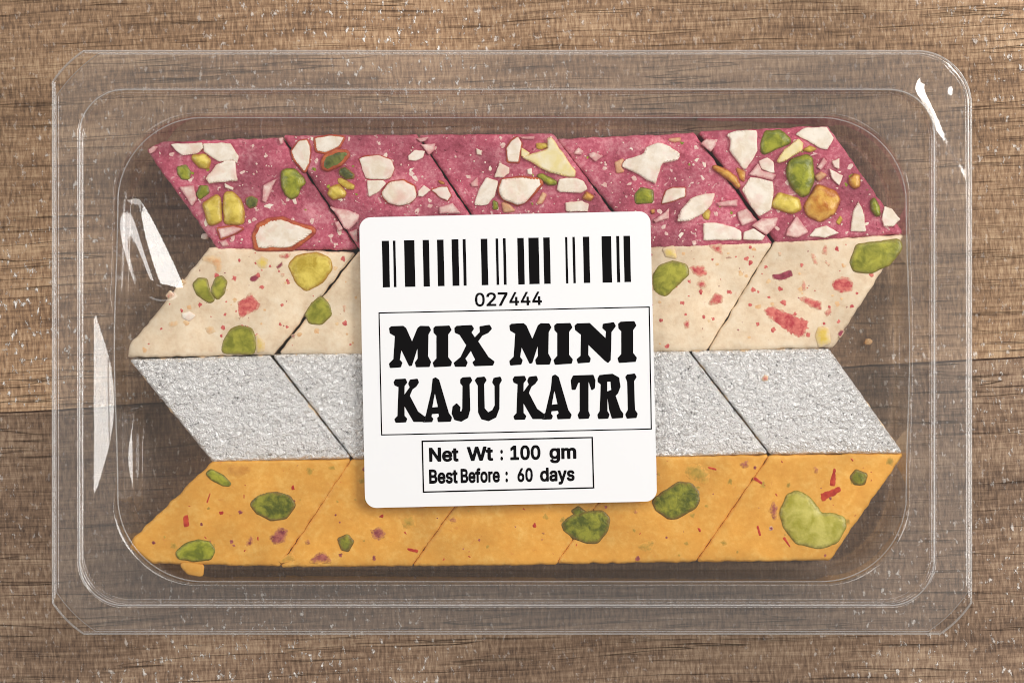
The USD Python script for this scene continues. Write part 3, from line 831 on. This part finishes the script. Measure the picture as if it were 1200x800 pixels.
put(cr[1], ZG, [(PI_, 'green_c', '895,365 930,305 980,272 1025,320 1035,370 985,415 920,415', EM), (PE, 'red_c', '1080,320 1100,318 1095,360 1085,355'), (PE, 'dark_c', '832,462 855,460 850,485 835,480')])
put(cr[2], ZH, [
    (PI_, 'green_c', '50,190 80,148 140,125 205,145 210,190 150,245 110,290 55,260', EM), (PE, 'red_c', '200,145 272,145 298,190 250,205 220,185'), (PE, 'red_c', '235,220 275,206 290,240 255,255'),
    (PE, 'red_c', '275,325 320,255 360,278 355,315'), (PE, 'red_c', '180,390 215,372 213,418 188,424'), (PE, 'dark_c', '350,120 385,108 398,122'),
    (NU, 'yellow_c', '90,75 145,62 160,125 108,115', EM), (PE, 'red_c', '285,63 350,56 360,115 310,90')])
put(cr[3], ZH, [
    (PI_, 'green_c', '890,140 918,58 1000,45 1112,32 1120,80 1062,152 990,184 908,180', {'h': .0006}), (PE, 'red_c', '768,100 780,62 802,58 800,112'), (PE, 'red_c', '775,125 812,143 802,156'),
    (PE, 'red_c', '722,95 746,98 764,150 735,144'), (PE, 'dark_c', '552,185 600,178 648,160 654,198 600,218 562,208'), (PE, 'red_c', '686,240 694,186 714,250 695,268'),
    (PE, 'red_c', '655,285 700,276 775,298 780,350 720,326'), (PE, 'red_c', '812,215 860,188 912,208 916,260 860,276 815,252'), (PE, 'red_c', '782,350 812,320 820,350 795,376'),
    (PE, 'red_c', '498,328 560,314 640,344 732,388 725,420 692,472 636,446 556,386'), (NU, 'yellow_c', '744,450 756,408 804,410 816,482 760,500', EM), (PE, 'dark_c', '838,440 860,416 872,430 852,462'),
    (PE, 'red_c', '585,90 605,95 600,112 588,108')])
put(og[0], ZI, [
    (PI_, 'green', '665,115 690,95 740,120 770,150 815,150 790,172 735,165 690,140', {'h': .0004}), (NU, 'amber_o', '745,78 850,78 850,110 790,135 755,120', {'h': .0002}),
    (PI_, 'green_o', '834,225 880,195 950,184 1004,200 1026,240 988,292 930,302 866,275', EM), (PI_, 'green', '550,420 590,385 640,370 690,380 712,415 690,455 620,460 560,450', {'h': .0004}),
    (NU, 'orange', '560,465 600,460 665,470 660,520 600,510', {'h': .0004}), (ST, 'red_o', '670,230 685,190 692,190 678,235'), (PE, 'red_o', '578,285 605,268 608,320 585,330'),
    (PE, 'purple_o', '820,388 845,350 864,370 852,400 828,400'), (PE, 'purple_o', '910,362 960,318 1000,326 985,384 930,402'), (PE, 'red_o', '718,262 740,260 742,275 725,278')])
put(og[1], ZJ, [
    (PE, 'purple_o', '140,85 212,85 208,115 145,125'), (ST, 'red_o', '160,200 180,160 190,215 165,220'), (PI_, 'green_o', '380,440 430,418 462,455 434,508 396,496', EM),
    (PE, 'purple_o', '232,558 280,508 322,498 370,556 300,562'), (PE, 'purple_o', '532,400 580,378 618,420 582,458 540,446'), (PE, 'red_o', '568,342 600,322 597,348'),
    (ST, 'red_o', '695,482 765,494 758,512 715,503'), (NU, 'faint_o', '670,350 740,325 755,390 690,405', {'h': .0002}), (NU, 'faint_o', '95,545 170,505 190,545 120,560', {'h': .0002}), (PE, 'purple_o', '225,455 250,440 258,470 235,475')])
put(og[2], ZJ, [(PE, 'purple_o', '898,350 930,334 946,365 915,376')])
put(og[2], ZK, [(PE, 'red_o', '92,462 110,442 118,472 100,475'), (PE, 'purple_o', '130,490 160,495 150,510')])
put(og[3], ZK, [
    (PI_, 'green_o', '222,450 275,412 350,392 424,388 464,428 448,495 402,548 350,548 285,526 242,492', EM), (PI_, 'green_o', '272,390 310,368 355,398 300,426', EM),
    (PI_, 'green_o', '652,340 715,295 780,252 842,258 884,298 878,374 804,418 740,440 672,394', EM), (PI_, 'faint_o', '795,210 825,170 885,172 930,220 930,275 850,258', {'h': .0002}),
    (ST, 'red_o', '898,178 960,193 962,207 925,198'), (PE, 'purple_o', '1060,170 1112,150 1115,192 1078,200'), (ST, 'red_o', '865,468 885,473 887,497 875,490'),
    (NU, 'faint_o', '580,550 680,520 655,590 600,582', {'h': .0002}), (PE, 'purple_o', '565,395 580,380 595,402 575,410')])
put(og[4], ZL, [
    (PI_, 'lime_o', '196,300 222,240 270,224 314,258 348,308 388,312 434,316 440,357 404,424 340,440 258,425 206,362', {'h': .0007}), (PI_, 'green_o', '446,180 470,150 514,168 504,210 463,212', EM),
    (ST, 'red_o', '372,212 390,143 402,132 398,218'), (PE, 'red_o', '340,238 412,212 424,232 348,276'), (PE, 'purple_o', '154,300 170,252 194,290 184,346 166,336'),
    (ST, 'red_o', '110,360 120,348 131,391 122,397'), (PE, 'dark_c', '155,360 170,355 175,370 160,377'), (ST, 'red_o', '203,400 215,393 240,436 230,434'),
    (ST, 'red_o', '94,186 110,179 152,212 142,217'), (ST, 'red_o', '443,100 466,121 458,126'), (PE, 'purple_o', '315,140 340,145 335,175 318,170')])
put(sv[3], ZH, [(PE, 'red_c', '515,632 530,612 548,620 545,640 522,645', {'h': .0006})])

# ------------------------------------------------------------------ lid with its label
ZL0 = 0.0134
ld = [
    ring(62, 60, 1138, 742, (36, 64, 36, 36), ZL0 - 0.0007, CUT),
    ring(63, 61, 1137, 741, (36, 64, 36, 36), ZL0 - 0.0002, CUT),
    ring(66, 64, 1134, 738, (36, 64, 36, 36), ZL0, CUT),
    ring(70, 68, 1128, 734, (36, 64, 36, 36), ZL0, CUT),
    ring(88, 98, 1100, 714, 50, ZL0),
    ring(91, 103, 1097, 711, 52, ZL0),
    ring(93.5, 105.5, 1094.5, 708.5, 53, ZL0 - 0.0004),
    ring(95.5, 107.5, 1092.5, 706.5, 54, ZL0 - 0.0009),
    ring(98.5, 110, 1089.5, 703, 56, ZL0 - 0.0014),
    ring(120, 128, 1069, 684, 60, ZL0 - 0.00165),
    ring(140, 148, 1050, 668, 60, ZL0 - 0.0017),
    ring(160, 168, 1030, 648, 50, ZL0 - 0.0017),
    ring(180, 188, 1010, 628, 40, ZL0 - 0.0017),
    ring(200, 208, 990, 608, 30, ZL0 - 0.0017),
    ring(220, 228, 970, 588, 20, ZL0 - 0.0017),
    ring(245, 253, 945, 563, 20, ZL0 - 0.0017),
]
sheet = shell(smooth_profile(ld, 8), 0.00003, 0.014, 8, form=lid_form)
obj('lid', sheet, M['lid'], box, CO, smooth=True)
bead('lid_rim', up(ld[0], -0.0001), 0.00024)
bead('lid_step', up(ring(93, 105, 1095, 709, 53, ZL0), 0.00005), 0.00014)

ZLAB = ZL0 - 0.0017 + 0.00007
lab_px = [(421, 255), (762, 247.5), (770, 587), (428, 595)]
labP = Polygon(wpoly(lab_px, ZLAB)).buffer(-0.0022).buffer(0.0022, quad_segs=10)
ZLAB2 = ZLAB + 0.00012
lm = trimesh.creation.extrude_polygon(labP, 0.00012, engine='earcut'); lm.apply_translation([0, 0, ZLAB])
label = obj('label', lm, M['paper'], box, CO, label='white square paper label with barcode and bold black print')


printed = []


def ink(name, polys):
    ms = []
    if name == 'title_letter':
        polys = [P.difference(unary_union(printed)) if printed else P for P in polys]
        printed.extend(P.buffer(0.00002) for P in polys)
    for P in polys:
        for g in getattr(P, 'geoms', [P]):
            if g.area > 0:
                m = trimesh.creation.extrude_polygon(g, 0.00005, engine='earcut'); m.apply_translation([0, 0, ZLAB2 - 0.00002]); ms.append(m)
    obj(name, trimesh.util.concatenate(ms), M['ink'], label, CO)


W = lambda pts: Polygon(wpoly(pts, ZLAB2))
BARS = [(150, 176), (191, 200), (232, 270), (301, 324), (354, 378), (408, 433), (449, 460), (516, 540), (571, 580), (598, 608), (651, 675), (692, 730), (747, 771),
        (828, 836), (855, 864), (894, 917), (963, 998), (1017, 1028), (1044, 1068)]
ty = lambda x: 165 - 19 * (x - 150) / 918
by = lambda x: 337 - 20 * (x - 150) / 918
for a, b in BARS:
    ink('barcode_bar', [W(zoomed(400, 230, 3.158, [(a, ty(a)), (b, ty(b)), (b + 4, by(b)), (a + 4, by(a))]))])


def frame(name, q, w):
    P = W(q)
    s = w / 6000.0
    ink(name, [P.difference(P.buffer(-s, join_style=2))])


frame('title_frame', [(443.6, 366), (761.5, 359), (764, 503), (446.6, 510)], 1.3)
frame('weight_frame', [(494, 516), (694.8, 511.5), (696.5, 572), (495.5, 577)], 1.6)
GL = {
    'M': ('55,82 62,76 108,74 118,82 143,138 166,82 176,74 208,75 215,88 205,106 203,190 215,213 210,231 160,232 156,216 167,200 166,148 141,226 133,228 100,160 93,205 103,216 98,232 58,235 55,220 72,203 78,112 58,100', None),
    'I': ('228,82 236,75 288,73 295,88 282,106 282,195 297,214 293,228 230,232 226,216 240,200 240,110 229,98', None),
    'X': ('310,82 318,74 375,71 383,83 373,98 388,120 410,97 408,76 445,70 453,83 440,98 416,109 399,133 440,195 463,212 458,225 388,228 381,215 392,205 373,166 349,200 358,215 352,230 312,230 308,217 334,195 357,148 330,106 312,98', None),
    'N': ('780,72 788,65 836,63 900,124 903,94 888,80 890,66 930,60 937,73 920,96 917,205 908,215 896,206 830,142 829,186 839,200 836,213 792,217 788,203 803,190 805,106 782,88', None),
    'K': ('73,292 79,282 117,280 122,293 112,306 111,347 136,312 130,298 136,284 163,280 168,293 158,308 143,319 132,345 165,408 195,430 190,445 150,445 111,378 112,424 122,435 118,447 80,448 76,437 88,424 92,310 76,303', None),
    'A': ('225,280 235,275 247,284 285,413 297,430 293,444 246,446 243,432 251,425 247,412 219,415 217,427 224,435 220,446 185,447 184,435 198,424 220,330', '232,335 244,388 222,391'),
    'J': ('333,282 341,275 370,273 376,285 366,300 368,400 360,430 335,444 310,438 300,415 303,388 317,376 330,390 328,407 337,408 341,395 342,306 333,295', None),
    'U': ('390,285 398,275 425,272 432,284 422,300 425,395 440,412 458,402 468,382 467,306 458,293 463,277 487,272 492,284 483,300 482,395 470,428 442,442 415,435 403,410 402,306', None),
    'T': ('768,320 765,285 773,268 850,265 857,285 855,315 845,322 835,291 830,289 830,405 836,420 832,432 796,434 792,420 800,405 800,291 791,293 780,320', None),
    'R': ('870,278 876,266 925,261 950,275 955,310 946,334 936,345 955,400 966,415 965,430 925,432 915,400 909,356 904,356 904,405 912,418 908,432 872,434 869,420 878,405 882,300 870,290', '905,290 918,290 921,322 905,328'),
    'i': ('978,272 984,264 1012,260 1018,272 1008,288 1012,400 1022,415 1018,430 983,432 978,418 988,400 985,290', None),
}


def glyph(c, dx=0, dy=0):
    o, h = GL[c]
    P = Polygon([(x + dx, y + dy) for x, y in T(o)]).buffer(0)
    P = P.buffer(2.5, quad_segs=6).buffer(-5, quad_segs=6).buffer(4.6, quad_segs=6)
    if h:
        P = P.difference(Polygon([(x + dx, y + dy) for x, y in T(h)]).buffer(-1).buffer(1))
    fix = lambda r: zoomed(440, 360, 3.3333, r.coords)
    return unary_union([Polygon(wpoly(fix(g.exterior), ZLAB2), [wpoly(fix(i), ZLAB2) for i in g.interiors]) for g in getattr(P, 'geoms', [P])])


for c, dx, dy in (('M', 0, 0), ('I', 0, 0), ('X', 0, 0), ('M', 470, -10), ('I', 472, -10), ('N', 0, 0), ('I', 722, -17)):
    ink('title_letter', [glyph(c, dx, dy)])
for c, dx, dy in (('K', 0, 0), ('A', 0, 0), ('J', 0, 0), ('U', 0, 0), ('K', 465, -11), ('A', 467, -11), ('T', 0, 0), ('R', 0, 0), ('i', 0, 0)):
    ink('title_letter', [glyph(c, dx, dy)])


def words(name, text, x0, x1, yb, cap, bold=2, slope=-7.5 / 341):
    m = meshkit.text_mesh(text, 0.01, depth=0.00005, bold=bold)
    v = np.array(m.vertices)
    v[:, 0] -= v[:, 0].min()
    sx = (x1 - x0) / v[:, 0].max()
    sy = cap / 0.0104
    px = x0 + v[:, 0] * sx
    py = yb - v[:, 1] * sy + (px - x0) * slope
    px = px + (yb - py) * slope
    w = np.array([world(a, b, ZLAB2) for a, b in zip(px, py)])
    m.vertices = np.c_[w, ZLAB2 - 0.00002 + v[:, 2]]
    obj(name, m, M['ink'], label, CO)


for i, d in enumerate('027444'):
    x = 556.8 + 13.4 * i
    words('barcode_digit', d, x, x + 11.4, 358.6 - 0.29 * i, 15.6, 1)
words('weight_text', 'Net', 503, 537.5, 540, 15.4)
words('weight_text', 'Wt', 547.5, 578, 539, 15.4)
words('weight_text', ':', 586.5, 589.5, 538.2, 15.4)
words('weight_text', '100', 598, 633.5, 538, 15.8)
words('weight_text', 'gm', 644, 675.5, 537, 15.8)
words('best_before_text', 'Best', 503, 536.5, 565.6, 15.6)
words('best_before_text', 'Before', 540, 586, 564.8, 15.6)
words('best_before_text', ':', 592.5, 595.3, 563.7, 15.4)
words('best_before_text', '60', 606.5, 624.5, 563.6, 15.2)
words('best_before_text', 'days', 633, 673.5, 563, 15.2)

# ------------------------------------------------------------------ crumbs broken off the sweets
for (px, py), mat, lab in (((240, 277), 'almond', 'white almond crumb on the tray floor below the left pink sweet'),
                           ((1018, 400), 'tan_c', 'brown crumb on the tray floor right of the cream sweets')):
    x, y = world(px, py, 0.0015)
    c = thing('crumb', lab, 'crumb', (x, y, 0.0008))
    m = trimesh.creation.icosphere(subdivisions=2)
    v = np.array(m.vertices)
    v = v * (0.6 + 0.8 * meshkit.fbm(v * 1.7 + px, 3, 4))[:, None] * np.array([0.00075, 0.0006, 0.0005]) + [0, 0, 0.0004]
    m.vertices = v
    obj('chip', m, M[mat], c, smooth=40, edge=np.full(len(v), 0.002))
